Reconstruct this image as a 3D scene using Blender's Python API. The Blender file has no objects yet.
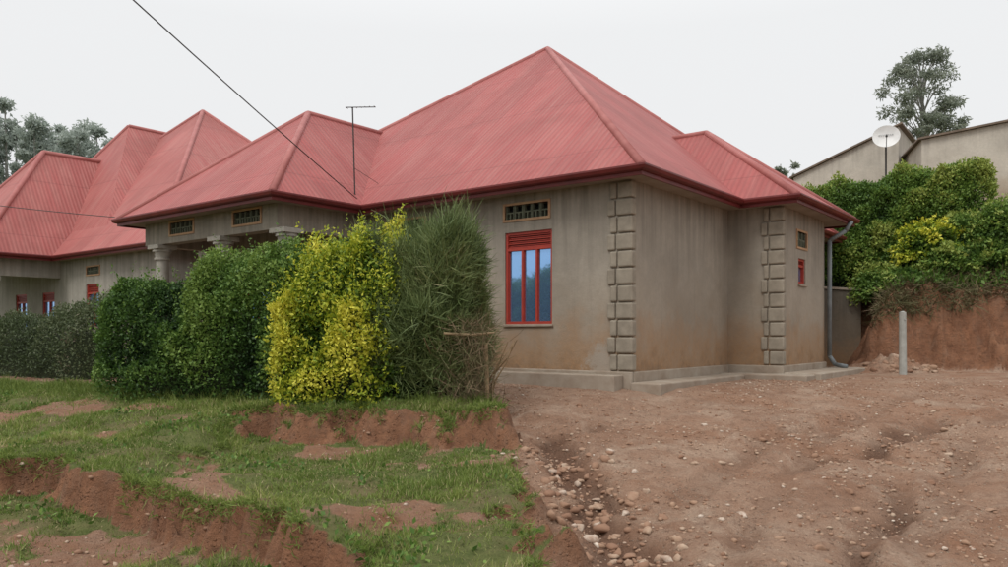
import bpy, math, numpy as np
from mathutils import Vector, Matrix
rng=np.random.default_rng(7)
scene=bpy.context.scene
scene.view_settings.view_transform='Standard'
scene.view_settings.look='None'
scene.view_settings.exposure=0

# ------------------------------------------------------------ frame of the house
CX,CY=1.95,12.0
U=(-.79,.6131); V=(.6131,.79)
def W(a,b,z): return (CX+U[0]*a+V[0]*b, CY+U[1]*a+V[1]*b, z)
def AB(x,y):
    dx=x-CX; dy=y-CY
    return dx*U[0]+dy*U[1], dx*V[0]+dy*V[1]

# ------------------------------------------------------------ noise
def _h(ix,iy,s):
    n=(ix.astype(np.int64)*374761393+iy.astype(np.int64)*668265263+s*1442695041)&0xffffffff
    n=((n^(n>>13))*1274126177)&0xffffffff
    n=(n^(n>>16))&0xffffffff
    return n/4294967295.0
def vn(x,y,s=0):
    x=np.asarray(x,float); y=np.asarray(y,float)
    ix=np.floor(x); iy=np.floor(y); fx=x-ix; fy=y-iy
    fx=fx*fx*(3-2*fx); fy=fy*fy*(3-2*fy)
    a=_h(ix,iy,s); b=_h(ix+1,iy,s); c=_h(ix,iy+1,s); d=_h(ix+1,iy+1,s)
    return (a*(1-fx)+b*fx)*(1-fy)+(c*(1-fx)+d*fx)*fy
def fbm(x,y,s=0,o=4):
    t=0;amp=.5;f=1
    for i in range(o):
        t=t+amp*vn(x*f+i*17.3,y*f-i*9.1,s+i); amp*=.5; f*=2.03
    return t/(1-.5**o)
def ss(e0,e1,x):
    t=np.clip((x-e0)/(e1-e0),0,1); return t*t*(3-2*t)

# ------------------------------------------------------------ mesh helpers
def link(ob,parent=None):
    scene.collection.objects.link(ob)
    if parent is not None:
        ob.parent=parent
        ob.matrix_parent_inverse=Matrix.Translation(-parent.location)
    return ob
def mesh_np(name,verts,faces,mat,tint=None,parent=None,smooth=False,attrs=None):
    verts=np.asarray(verts,np.float32); faces=np.asarray(faces,np.int32)
    me=bpy.data.meshes.new(name)
    k=faces.shape[1]
    me.vertices.add(len(verts)); me.vertices.foreach_set('co',verts.ravel())
    me.loops.add(faces.size); me.loops.foreach_set('vertex_index',faces.ravel())
    me.polygons.add(len(faces))
    me.polygons.foreach_set('loop_start',np.arange(0,faces.size,k,dtype=np.int32))
    me.polygons.foreach_set('loop_total',np.full(len(faces),k,np.int32))
    if smooth: me.polygons.foreach_set('use_smooth',np.ones(len(faces),bool))
    if attrs is None: attrs={}
    if tint is not None: attrs['tint']=tint
    for nm,v in attrs.items():
        at=me.attributes.new(nm,'FLOAT','POINT'); at.data.foreach_set('value',np.asarray(v,np.float32))
    me.update(calc_edges=True); me.validate()
    if mat: me.materials.append(mat)
    ob=bpy.data.objects.new(name,me)
    return link(ob,parent)
class MB:
    """polygon collector in world space"""
    def __init__(s): s.v=[]; s.f=[]; s.uv=[]
    def poly(s,pts,uv=None):
        n=len(s.v); s.v+= [tuple(p) for p in pts]; s.f.append(list(range(n,n+len(pts)))); s.uv.append(uv or [(0,0)]*len(pts))
    def hexa(s,P):
        n=len(s.v); s.v+=[tuple(p) for p in P]
        for f in ((0,1,2,3),(4,5,6,7),(0,1,5,4),(1,2,6,5),(2,3,7,6),(3,0,4,7)):
            s.f.append([n+i for i in f]); s.uv.append([(0,0)]*4)
    def abox(s,a0,a1,b0,b1,z0,z1):
        s.hexa([W(a0,b0,z0),W(a1,b0,z0),W(a1,b1,z0),W(a0,b1,z0),W(a0,b0,z1),W(a1,b0,z1),W(a1,b1,z1),W(a0,b1,z1)])
    def tube(s,p0,p1,r0,r1=None,n=8,cap=True):
        r1=r0 if r1 is None else r1
        p0=Vector(p0);p1=Vector(p1); d=(p1-p0).normalized()
        x=d.orthogonal().normalized(); y=d.cross(x)
        A=[];B=[]
        for i in range(n):
            t=2*math.pi*i/n; o=x*math.cos(t)+y*math.sin(t)
            A.append(p0+o*r0); B.append(p1+o*r1)
        m=len(s.v); s.v+=[tuple(p) for p in A+B]
        for i in range(n):
            j=(i+1)%n; s.f.append([m+i,m+j,m+n+j,m+n+i]); s.uv.append([(0,0)]*4)
        if cap:
            s.f.append([m+i for i in range(n)]); s.uv.append([(0,0)]*n)
            s.f.append([m+n+i for i in range(n)]); s.uv.append([(0,0)]*n)
    def path(s,pts,r,n=6):
        for i in range(len(pts)-1):
            ra=r[i] if isinstance(r,(list,tuple)) else r
            rb=r[i+1] if isinstance(r,(list,tuple)) else r
            s.tube(pts[i],pts[i+1],ra,rb,n)
    def make(s,name,mat,parent=None,bevel=0,smooth=False,norm=True):
        me=bpy.data.meshes.new(name); me.from_pydata(s.v,[],s.f)
        ul=me.uv_layers.new(name='UVMap')
        flat=[c for u in s.uv for c in u]
        for k,c in enumerate(flat): ul.data[k].uv=c
        if mat: me.materials.append(mat)
        if norm:
            import bmesh
            bm=bmesh.new(); bm.from_mesh(me); bmesh.ops.recalc_face_normals(bm,faces=bm.faces); bm.to_mesh(me); bm.free()
        if smooth:
            for p in me.polygons: p.use_smooth=True
        ob=bpy.data.objects.new(name,me); link(ob,parent)
        if bevel:
            m=ob.modifiers.new('bevel','BEVEL'); m.width=bevel; m.segments=2; m.limit_method='ANGLE'
        return ob
def empty(name,loc):
    e=bpy.data.objects.new(name,None); e.location=loc; scene.collection.objects.link(e)
    return e

# ------------------------------------------------------------ materials
class NT:
    def __init__(s,name):
        s.m=bpy.data.materials.new(name); s.m.use_nodes=True; s.t=s.m.node_tree; s.t.nodes.clear()
        s.out=s.n('ShaderNodeOutputMaterial'); s.p=s.n('ShaderNodeBsdfPrincipled')
        s.l(s.p.outputs[0],s.out.inputs[0])
        s.p.inputs['Roughness'].default_value=.85
        s.p.inputs['Specular IOR Level'].default_value=.25
    def n(s,t): return s.t.nodes.new(t)
    def l(s,a,b): s.t.links.new(a,b)
    def noise(s,vec,scale,detail=6,rough=.6,dist=0):
        n=s.n('ShaderNodeTexNoise'); n.inputs['Scale'].default_value=scale; n.inputs['Detail'].default_value=detail
        n.inputs['Roughness'].default_value=rough; n.inputs['Distortion'].default_value=dist
        if vec is not None: s.l(vec,n.inputs['Vector'])
        return n.outputs[0]
    def mapv(s,vec,scale):
        n=s.n('ShaderNodeMapping'); n.inputs['Scale'].default_value=scale; s.l(vec,n.inputs[0]); return n.outputs[0]
    def math(s,op,a,b=None,clamp=False):
        n=s.n('ShaderNodeMath'); n.operation=op; n.use_clamp=clamp
        for i,v in enumerate((a,b)):
            if v is None: continue
            if isinstance(v,(int,float)): n.inputs[i].default_value=v
            else: s.l(v,n.inputs[i])
        return n.outputs[0]
    def rng(s,v,a,b,c=0,d=1):
        n=s.n('ShaderNodeMapRange'); s.l(v,n.inputs[0])
        for i,x in enumerate((a,b,c,d)): n.inputs[i+1].default_value=x
        return n.outputs[0]
    def mix(s,f,a,b,mode='MIX'):
        n=s.n('ShaderNodeMix'); n.data_type='RGBA'; n.blend_type=mode
        if isinstance(f,(int,float)): n.inputs[0].default_value=f
        else: s.l(f,n.inputs[0])
        for i,v in ((6,a),(7,b)):
            if isinstance(v,tuple): n.inputs[i].default_value=(*v,1)
            else: s.l(v,n.inputs[i])
        return n.outputs[2]
    def ramp(s,v,stops):
        n=s.n('ShaderNodeValToRGB'); s.l(v,n.inputs[0]); e=n.color_ramp.elements
        while len(e)<len(stops): e.new(.5)
        for el,(p,c) in zip(e,stops): el.position=p; el.color=(*c,1)
        return n.outputs[0]
    def pos(s): return s.n('ShaderNodeNewGeometry').outputs['Position']
    def attr(s,nm):
        n=s.n('ShaderNodeAttribute'); n.attribute_name=nm; return n.outputs['Fac']
    def col(s,c): 
        if isinstance(c,tuple): s.p.inputs[0].default_value=(*c,1)
        else: s.l(c,s.p.inputs[0])
    def bump(s,h,strength=.3,dist=.02):
        n=s.n('ShaderNodeBump'); n.inputs['Strength'].default_value=strength; n.inputs['Distance'].default_value=dist
        s.l(h,n.inputs['Height']); s.l(n.outputs[0],s.p.inputs['Normal'])
    def rough(s,v): s.p.inputs['Roughness'].default_value=v

def simple(name,c1,c2,scale=4,rough=.8,bump=.2,bscale=40,metal=0):
    t=NT(name); p=t.pos()
    t.col(t.mix(t.rng(t.noise(p,scale),.3,.7),c1,c2)); t.rough(rough); t.p.inputs['Metallic'].default_value=metal
    if bump: t.bump(t.noise(p,bscale),bump,.01)
    return t.m

def wall_mat(name,base,zb,zt,stain=(.37,.19,.085),amt=1.0,patch=None):
    t=NT(name); p=t.pos()
    b2=tuple(c*.70 for c in base); b3=tuple(min(1,c*1.12) for c in base)
    c=t.mix(t.rng(t.noise(p,1.1,8,.65,.4),.3,.7),b2,base)
    c=t.mix(t.rng(t.noise(p,.45,4),.48,.75),c,b3)
    st=t.noise(t.mapv(p,(5,5,.35)),1.4,5,.6)
    sz=t.n('ShaderNodeSeparateXYZ'); t.l(p,sz.inputs[0]); z=sz.outputs[2]
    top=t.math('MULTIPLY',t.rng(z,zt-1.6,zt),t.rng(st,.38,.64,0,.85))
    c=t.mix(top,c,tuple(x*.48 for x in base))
    c=t.mix(t.rng(st,.56,.72,0,.35),c,tuple(x*.58 for x in base))
    zn=t.math('ADD',z,t.math('MULTIPLY',t.math('SUBTRACT',t.noise(p,2.2,6,.65),.5),1.5))
    c=t.mix(t.rng(zn,zb+.0,zb+.95,.9*amt,0),c,stain)
    c=t.mix(t.rng(zn,zb+.2,zb+1.8,.45*amt,0),c,(.28,.19,.11))
    c=t.mix(t.math('MULTIPLY',t.rng(zn,zb-.3,zb+.3,.75,0),t.rng(t.noise(p,5,5,.7),.4,.6)),c,(.12,.075,.045))
    c=t.mix(t.rng(t.noise(p,14,5,.7),.35,.65,0,.25),c,tuple(x*.58 for x in base))
    c=t.mix(t.rng(t.noise(p,55,3,.7),.62,.72,0,.35),c,tuple(x*.45 for x in base))
    if patch:
        vd=t.n('ShaderNodeVectorMath'); vd.operation='DISTANCE'; t.l(p,vd.inputs[0]); vd.inputs[1].default_value=patch
        dn_=t.math('ADD',vd.outputs['Value'],t.math('MULTIPLY',t.math('SUBTRACT',t.noise(p,5,6,.75),.5),.9))
        c=t.mix(t.rng(dn_,.18,.34,.6,0),c,(.34,.32,.28))
    t.col(c); t.rough(.92)
    h=t.math('ADD',t.noise(p,70,4,.7),t.math('MULTIPLY',t.noise(p,6,4),1.5))
    t.bump(h,.45,.012); return t.m

def roof_mat(name,base):
    t=NT(name)
    uv=t.n('ShaderNodeUVMap').outputs[0]
    s=t.n('ShaderNodeSeparateXYZ'); t.l(uv,s.inputs[0]); u,v=s.outputs[0],s.outputs[1]
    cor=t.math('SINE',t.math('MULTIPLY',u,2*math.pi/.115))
    su=t.math('FLOOR',t.math('DIVIDE',u,.86)); sv=t.math('FLOOR',t.math('DIVIDE',t.math('ADD',v,t.math('MULTIPLY',t.math('FRACT',t.math('MULTIPLY',su,.37)),.25)),2.3))
    cb=t.n('ShaderNodeCombineXYZ'); t.l(su,cb.inputs[0]); t.l(sv,cb.inputs[1])
    wn=t.n('ShaderNodeTexWhiteNoise'); t.l(cb.outputs[0],wn.inputs[0])
    p=t.pos()
    c=t.mix(t.math('MULTIPLY',wn.outputs[0],.8),base,tuple(x*.78 for x in base))
    fade=t.noise(t.mapv(uv,(3.2,.35,1)),1.5,6,.6)
    c=t.mix(t.rng(fade,.4,.75,0,.6),c,(base[0]*1.08,base[1]*1.8,base[2]*1.7))
    dirt=t.noise(p,.6,6,.65,.5)
    c=t.mix(t.rng(dirt,.44,.70,0,.55),c,(base[0]*.62,base[1]*.68,base[2]*.64))
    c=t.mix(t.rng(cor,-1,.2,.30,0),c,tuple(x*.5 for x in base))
    fv=t.math('FRACT',t.math('DIVIDE',v,2.3))
    c=t.mix(t.rng(fv,0,.018,.5,0),c,tuple(x*.35 for x in base))
    fu=t.math('FRACT',t.math('DIVIDE',u,.86))
    c=t.mix(t.rng(fu,0,.03,.4,0),c,tuple(x*.5 for x in base))
    sp=t.noise(p,18,4,.75)
    c=t.mix(t.rng(sp,.58,.74,0,.45),c,(.20,.11,.08))
    t.col(c); t.rough(.6); t.p.inputs['Specular IOR Level'].default_value=.25
    h=t.math('ADD',cor,t.math('MULTIPLY',t.noise(p,2.5,3),1.5))
    t.bump(h,.5,.012); return t.m

def leaf_mat(name,stops,trans=.25,rough=.55,spec=.3):
    t=NT(name); 
    c=t.ramp(t.attr('tint'),stops); t.col(c); t.rough(rough); t.p.inputs['Specular IOR Level'].default_value=spec
    tr=t.n('ShaderNodeBsdfTranslucent'); t.l(c,tr.inputs[0])
    mx=t.n('ShaderNodeMixShader'); mx.inputs[0].default_value=trans
    t.l(t.p.outputs[0],mx.inputs[1]); t.l(tr.outputs[0],mx.inputs[2]); t.l(mx.outputs[0],t.out.inputs[0])
    return t.m

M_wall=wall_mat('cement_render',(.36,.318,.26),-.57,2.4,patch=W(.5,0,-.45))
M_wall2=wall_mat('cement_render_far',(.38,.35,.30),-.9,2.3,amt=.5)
M_pl=simple('plinth_concrete',(.36,.31,.25),(.25,.19,.14),3,.9,.4,30)
M_quoin=simple('quoin_cement',(.32,.28,.22),(.21,.18,.14),5,.9,.5,50)
M_col=simple('column_cement',(.40,.37,.32),(.28,.26,.22),5,.9,.3)
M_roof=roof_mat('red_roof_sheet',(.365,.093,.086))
M_roof2=roof_mat('red_roof_sheet_far',(.40,.115,.104))
M_cap=simple('ridge_cap',(.40,.15,.135),(.31,.10,.09),3,.6,.1)
M_fascia=simple('maroon_fascia',(.16,.027,.025),(.10,.020,.018),3,.45,.1)
M_soffit=simple('soffit',(.33,.28,.23),(.24,.20,.16),2,.9,.1)
M_frame=simple('red_frame_paint',(.40,.055,.035),(.30,.04,.03),6,.45,.1)
M_vent=simple('vent_surround',(.45,.30,.17),(.36,.2,.12),6,.8,.1)
M_dark=simple('dark_interior',(.02,.02,.018),(.012,.012,.012),4,.9,0)
M_ventg=simple('vent_block',(.16,.17,.12),(.10,.11,.08),9,.9,.2)
M_pipe=simple('grey_pipe',(.20,.22,.22),(.12,.13,.14),4,.4,0)
M_post=simple('concrete_post_mat',(.40,.40,.37),(.28,.28,.25),6,.9,.5,50)
M_metal=simple('dark_metal',(.06,.055,.05),(.03,.03,.03),5,.5,0)
M_bark=simple('bark',(.16,.11,.07),(.08,.06,.045),6,.95,.5,30)
M_twig=simple('pale_twig',(.34,.24,.14),(.2,.14,.08),8,.9,.3)
t=NT('blue_window_glass'); t.col((.27,.48,.80)); t.p.inputs['Metallic'].default_value=.8; t.rough(.05)
t.bump(t.noise(t.pos(),3,2),.06,.02); M_glass=t.m

# ------------------------------------------------------------ terrain
YY=[-60,0,5,7,9,12,14,30,400]; YZ=[-4,-1.75,-1.64,-1.45,-1.20,-.83,-.80,-.78,-.78]
def yh(x): return np.where(x>-6.9,10.4+.417*(-.19-x),13.2+.53*(-6.9-x))
def xe(y): return np.interp(y,[0,5.0,6.0,6.8,7.6,8.6,10.0,14],[.52,.46,.40,.30,.05,.05,-.02,-.1])
def seg_dist(x,y,p,q):
    dx,dy=q[0]-p[0],q[1]-p[1]; L=dx*dx+dy*dy
    t=np.clip(((x-p[0])*dx+(y-p[1])*dy)/L,0,1)
    return np.hypot(x-(p[0]+t*dx),y-(p[1]+t*dy))
RUTS=[((5.6,10.0),(4.7,9.2),.13,.2),((4.7,9.2),(4.1,8.6),.15,.2),((4.1,8.6),(3.0,7.9),.15,.18),((3.6,7.2),(3.0,6.3),.12,.18),((3.0,6.3),(2.5,5.6),.10,.2),((2.5,5.6),(2.0,4.0),.08,.25),
      ((.55,9.2),(.72,7.8),.17,.22),((.72,7.8),(.80,6.4),.19,.26),((.80,6.4),(1.0,4.5),.15,.32),((1.3,9.7),(.55,9.2),.12,.18)]
TRK=[((9.5,13.0),(5.5,9.2)),((5.5,9.2),(3.2,6.0)),((3.2,6.0),(1.8,3.5)),((8.0,13.6),(3.9,9.4)),((3.9,9.4),(1.9,6.2)),((1.9,6.2),(.9,3.5)),((6.8,7.6),(4.4,5.0)),((9.5,9.6),(6.8,7.6)),((7.0,12.4),(2.9,8.8)),((2.9,8.8),(1.2,6.4))]
def height(x,y,full=False):
    x=np.asarray(x,float); y=np.asarray(y,float)
    n1=fbm(x*.6,y*.6,3)-.5; n2=fbm(x*2.1,y*2.1,5)-.5; n3=fbm(x*7,y*7,9)-.5; n4=fbm(x*2.3+9,y*2.3,21)-.5
    near=ss(35,15,np.hypot(x,y-8))
    z=np.interp(y,YY,YZ)
    lump=ss(12.5,10,y)
    z=z+near*(n1*.16*lump+n2*(.04+.10*lump)+n3*.04*(.4+lump))
    rut=np.zeros_like(z)
    wx=x+n2*.55; wy=y+n4*.55
    for p,q,dep,w in RUTS:
        rut=np.maximum(rut,dep*np.exp(-(seg_dist(wx,wy,p,q)/w)**2)*(.6+.8*vn(x*3,y*3,88)))
    for p,q in TRK:
        rut=np.maximum(rut,.06*np.exp(-(seg_dist(x+n2*.25,y,p,q)/.15)**4)*(.5+.7*vn(x*1.5,y*1.5,89)))
    z=z-rut
    # grassy verge (hedge shelf, slumped edge, slope, eroded edge over the road)
    d=(yh(x)-y)*.92
    dn=d+n4*.95+n3*.3
    dnr=dn-.33*np.clip(x+3.9,0,6)
    sc=ss(-3.7,-3.0,x)*ss(.5,.1,x)
    outer=np.interp(dnr,[3.2,4.3,5.1,7,30],[0,-.15,-.32,-.38,-.5])
    pa=np.interp(dn,[-3,0,.9,2.0,3.2],[-.85,-.92,-.96,-1.08,-1.24])
    pb=np.interp(dn,[-3,0,1.2,1.4,1.6,3.2],[-.85,-.88,-.90,-1.10,-1.34,-1.38])
    zv=pa*(1-sc)+pb*sc+outer*(1-.25*sc)
    sc2=ss(-5.6,-4.8,x)*ss(-.7,-1.4,x)
    zv=zv+sc2*(.17*ss(2.8,4.2,dnr)*(dnr<4.25)+(dnr>=4.25)*(.17-.31*ss(4.25,4.45,dnr)))*ss(7.5,5,dnr)
    zv=zv+n2*.17+n3*.05+n1*.12
    edge=x-xe(y)-n2*.9-n3*.25
    zv=zv+.07*ss(-1.2,-.25,edge)*ss(5.5,7,y)*ss(9.5,8.5,y)
    wdt=.12+.35*ss(7.2,5.8,y)
    mv=ss(.07,-wdt,edge)*ss(-.6,.2,d)
    mv=np.where(x<-14,mv*ss(-40,-14,x),mv)
    z=z*(1-mv)+zv*mv
    # right-hand bank and hill
    p0=(7.85,17.8); dirx,diry=.94,-.34
    s1=(x-p0[0])*(-diry)+(y-p0[1])*dirx+n2*.8+n1*.6
    qx,qy=.38,.925
    s2=(x-p0[0])*qy-(y-p0[1])*qx+n2*.2
    dA=np.minimum(s1,s2)
    pA=np.interp(dA,[0,.30,.75,1.15,2.2,5,9,40,400],[0,.42,1.35,1.85,2.45,3.7,4.9,6.5,6.5])
    a,b=AB(x,y)
    dB=np.minimum(y-20.12,b-9.9)
    pB=np.interp(dB,[0,.05,1.5,5,9,40,400],[0,1.7,2.1,3.6,4.9,6.5,6.5])*ss(3,7,x)
    hill=np.maximum(pA,pB)
    hill=hill*(1+.12*n1)+ (hill>.05)*(n2*.4+n3*.30)*ss(0,.6,hill)
    z=z+hill
    hp=np.hypot((x-8.3)/1.0,(y-16.8)/.55); z=z+.30*np.exp(-hp**2*1.5)*(1+n3*1.5)
    if full: return z,mv,d,dnr,rut,hill,n1,n2,n3
    return z
def axis(lo,hi,flo,fhi,st):
    core=np.arange(flo,fhi+1e-6,st); out=[];s=st;v=flo
    while v>lo: s*=1.22; v-=s; out.append(v)
    out=out[::-1]; hi_=[];s=st;v=fhi
    while v<hi: s*=1.22; v+=s; hi_.append(v)
    return np.array(out+list(core)+hi_)
xs=axis(-500,500,-9.5,11.5,.045); ys=axis(-80,700,4.0,20.2,.045)
X,Y=np.meshgrid(xs,ys)
Z,mv,dd,dn,rut,hill,n1,n2,n3=height(X,Y,True)
gy,gx=np.gradient(Z,ys,xs); slope=np.hypot(gx,gy)
patch=fbm(X*1.0+3,Y*1.0,131)
GR=mv*ss(1.0,.6,slope)*ss(5.2,4.6,dn)*(1-.85*ss(.58,.67,patch)*ss(.5,1.5,dd))
GR=np.maximum(GR,.55*mv*ss(.50,.60,fbm(X*1.3,Y*1.3,31))*ss(7.2,5.2,dn)*ss(1.0,.6,slope))
GR=np.where(hill>.05,ss(1.3,.6,slope)*ss(1.5,2.3,hill),GR)
far=(hill<.05)*1.0
GR=np.clip(np.maximum(GR,far*.9*ss(9,14,-X)),0,1)
GR=np.maximum(GR,ss(24,30,Y))
RED=np.clip(mv*ss(.35,.7,slope)+ (hill>.05)*ss(3.0,2.0,hill)+.45*mv,0,1)
nx,ny=len(xs),len(ys)
idx=np.arange(nx*ny).reshape(ny,nx)
F=np.stack([idx[:-1,:-1],idx[:-1,1:],idx[1:,1:],idx[1:,:-1]],-1).reshape(-1,4)
t=NT('ground_soil_grass'); p=t.pos()
g=t.attr('grass'); red=t.attr('red'); rt=t.attr('rut')
c=t.mix(t.rng(t.noise(p,.55,8,.65,.6),.32,.68),(.28,.155,.098),(.45,.30,.21))
c=t.mix(t.rng(t.noise(p,1.7,8,.7,.8),.46,.66,0,.8),c,(.52,.39,.29))
c=t.mix(t.rng(t.noise(p,.35,5,.6,1),.5,.66,0,.65),c,(.33,.16,.088))
c=t.mix(t.rng(t.noise(p,6,8,.75),.5,.7,0,.65),c,(.18,.10,.067))
vor=t.n('ShaderNodeTexVoronoi'); vor.inputs['Scale'].default_value=26; t.l(p,vor.inputs['Vector'])
peb=t.math('MULTIPLY',t.rng(vor.outputs['Distance'],.18,.34,1,0),t.rng(t.noise(p,3.3,5,.7),.42,.56))
pc=t.n('ShaderNodeSeparateColor'); t.l(vor.outputs['Color'],pc.inputs[0])
c=t.mix(t.math('MULTIPLY',peb,.85),c,t.ramp(pc.outputs[0],[(0,(.20,.11,.075)),(.5,(.40,.27,.19)),(1,(.58,.47,.36))]))
c=t.mix(t.rng(t.noise(p,45,4,.8),.35,.65,0,.5),c,(.20,.115,.075))
c=t.mix(t.rng(rt,.025,.13,0,.8),c,(.13,.07,.045))
redc=t.mix(t.rng(t.noise(p,3,7,.7),.3,.7),(.16,.068,.036),(.34,.165,.09))
redc=t.mix(t.rng(t.noise(t.mapv(p,(1,1,3)),9,8,.8),.5,.66,0,.7),redc,(.08,.04,.024))
redc=t.mix(t.rng(t.noise(t.mapv(p,(3,3,.5)),2.2,7,.75),.48,.66,0,.6),redc,(.22,.13,.085))
c=t.mix(t.math('MULTIPLY',red,.9),c,redc)
gn=t.math('ADD',g,t.math('MULTIPLY',t.math('SUBTRACT',t.noise(p,7,6,.75),.5),1.1))
gc=t.mix(t.rng(t.noise(p,5,7,.75),.35,.65),(.085,.11,.03),(.17,.18,.065))
gc=t.mix(t.rng(t.noise(p,1.3,5,.6),.46,.64,0,.6),gc,(.21,.15,.085))
c=t.mix(t.rng(gn,.35,.6),c,gc)
t.col(c); t.rough(.95); t.p.inputs['Specular IOR Level'].default_value=.15
h=t.math('ADD',t.noise(p,9,8,.75),t.math('MULTIPLY',peb,.35)); h=t.math('ADD',h,t.math('MULTIPLY',t.noise(p,60,4,.7),.3))
t.bump(h,1.0,.07)
mesh_np('ground',np.stack([X,Y,Z],-1).reshape(-1,3),F,t.m,smooth=True,attrs={'grass':GR.ravel(),'red':RED.ravel(),'rut':rut.ravel()})
def lookup(A,x,y):
    i=np.clip(np.searchsorted(xs,x)-1,0,nx-2); j=np.clip(np.searchsorted(ys,y)-1,0,ny-2)
    fx=(x-xs[i])/(xs[i+1]-xs[i]); fy=(y-ys[j])/(ys[j+1]-ys[j])
    return (A[j,i]*(1-fx)+A[j,i+1]*fx)*(1-fy)+(A[j+1,i]*(1-fx)+A[j+1,i+1]*fx)*fy

# ------------------------------------------------------------ building parts
def wall(mb,axis_,fix,r0,r1,z0,z1,inward,holes=(),depth=.16):
    """wall face in plane b=fix (axis 'a') or a=fix (axis 'b') with real openings"""
    def P(t,q,z): return W(t,fix+q*inward,z) if axis_=='a' else W(fix+q*inward,t,z)
    ts=sorted({r0,r1,*[h[0] for h in holes],*[h[1] for h in holes]})
    zs=sorted({z0,z1,*[h[2] for h in holes],*[h[3] for h in holes]})
    for i in range(len(ts)-1):
        for j in range(len(zs)-1):
            tm=(ts[i]+ts[i+1])/2; zm=(zs[j]+zs[j+1])/2
            if any(h[0]<tm<h[1] and h[2]<zm<h[3] for h in holes): continue
            mb.poly([P(ts[i],0,zs[j]),P(ts[i+1],0,zs[j]),P(ts[i+1],0,zs[j+1]),P(ts[i],0,zs[j+1])])
    for h in holes:
        q=[(h[0],h[2]),(h[1],h[2]),(h[1],h[3]),(h[0],h[3])]
        for k in range(4):
            A=q[k];B=q[(k+1)%4]
            mb.poly([P(A[0],0,A[1]),P(B[0],0,B[1]),P(B[0],depth,B[1]),P(A[0],depth,A[1])])
def pbox(mb,axis_,fix,inward,t0,t1,q0,q1,z0,z1):
    if axis_=='a':
        b0,b1=sorted((fix+q0*inward,fix+q1*inward)); mb.abox(t0,t1,b0,b1,z0,z1)
    else:
        a0,a1=sorted((fix+q0*inward,fix+q1*inward)); mb.abox(a0,a1,t0,t1,z0,z1)
def window(parent,axis_,fix,inward,h,n=3,louvre=.27):
    t0,t1,z0,z1=h; f=MB(); w=.045
    B=lambda *k: pbox(f,axis_,fix,inward,*k)
    B(t0,t0+w,.03,.12,z0,z1); B(t1-w,t1,.03,.12,z0,z1)
    B(t0+w,t1-w,.03,.12,z0,z0+w); B(t0+w,t1-w,.03,.12,z1-w,z1)
    if louvre:
        B(t0+w,t1-w,.035,.115,z1-louvre-w,z1-louvre)
        k=7; hh=(louvre-w)/k
        for i in range(k): B(t0+w,t1-w,.05+.02*(i%2),.09,z1-louvre+i*hh+.004,z1-louvre+(i+.72)*hh)
        zt=z1-louvre-w
    else: zt=z1-w
    cw=(t1-t0-2*w)/n
    for i in range(1,n):
        B(t0+w+cw*i-.02,t0+w+cw*i+.02,.04,.11,z0+w,zt)
    for i in range(n):
        B(t0+w+cw*i+(.02 if i else 0),t0+w+cw*i+(.032 if i else .014),.06,.10,z0+w,zt); B(t0+w+cw*(i+1)-(.032 if i<n-1 else .014),t0+w+cw*(i+1)-(.02 if i<n-1 else 0),.06,.10,z0+w,zt)
    f.make('window_frame',M_frame,parent)
    g=MB(); pbox(g,axis_,fix,inward,t0+w,t1-w,.083,.088,z0+w,zt); g.make('window_glass',M_glass,parent)
    k=MB(); pbox(k,axis_,fix,inward,t0,t1,.16,.18,z0,z1); k.make('window_dark',M_dark,parent)
    s=MB(); pbox(s,axis_,fix,inward,t0-.03,t1+.03,-.035,.03,z0-.045,z0-.002); s.make('window_sill',M_pl,parent,bevel=.008)
def vent(parent,axis_,fix,inward,h,n=5):
    t0,t1,z0,z1=h; f=MB(); w=.04
    B=lambda *k: pbox(f,axis_,fix,inward,*k)
    B(t0-w,t0,-.02,.06,z0-w,z1+w);B(t1,t1+w,-.02,.06,z0-w,z1+w)
    B(t0,t1,-.02,.06,z0-w,z0);B(t0,t1,-.02,.06,z1,z1+w)
    f.make('vent_surround',M_vent,parent)
    g=MB(); cw=(t1-t0)/n
    for i in range(n):
        x0=t0+cw*i
        pbox(g,axis_,fix,inward,x0+.005,x0+.025,.02,.1,z0,z1)
        pbox(g,axis_,fix,inward,x0+cw-.025,x0+cw-.005,.02,.1,z0,z1)
        zm=(z0+z1)/2
        pbox(g,axis_,fix,inward,x0+.027,x0+cw-.027,.025,.1,zm-.012,zm+.012)
        pbox(g,axis_,fix,inward,x0+cw*.5-.012,x0+cw*.5+.012,.02,.1,z0,zm-.013)
    g.make('vent_grille',M_ventg,parent)
    k=MB(); pbox(k,axis_,fix,inward,t0,t1,.14,.16,z0,z1); k.make('vent_dark',M_dark,parent)
def sweep(mb,poly,prof):
    n=len(poly)
    area=sum(poly[i][0]*poly[(i+1)%n][1]-poly[(i+1)%n][0]*poly[i][1] for i in range(n))
    sg=1 if area>0 else -1
    nr=[]
    for i in range(n):
        ax,ay=poly[i];bx,by=poly[(i+1)%n];L=math.hypot(bx-ax,by-ay)
        nr.append((sg*(by-ay)/L,-sg*(bx-ax)/L))
    def pt(i,o):
        n0=nr[i-1];n1_=nr[i]
        return poly[i][0]+o*(n0[0]+n1_[0]),poly[i][1]+o*(n0[1]+n1_[1])
    for i in range(n):
        j=(i+1)%n
        for k in range(len(prof)-1):
            (o0,z0),(o1,z1)=prof[k],prof[k+1]
            mb.poly([W(*pt(i,o0),z0),W(*pt(j,o0),z0),W(*pt(j,o1),z1),W(*pt(i,o1),z1)])
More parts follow.
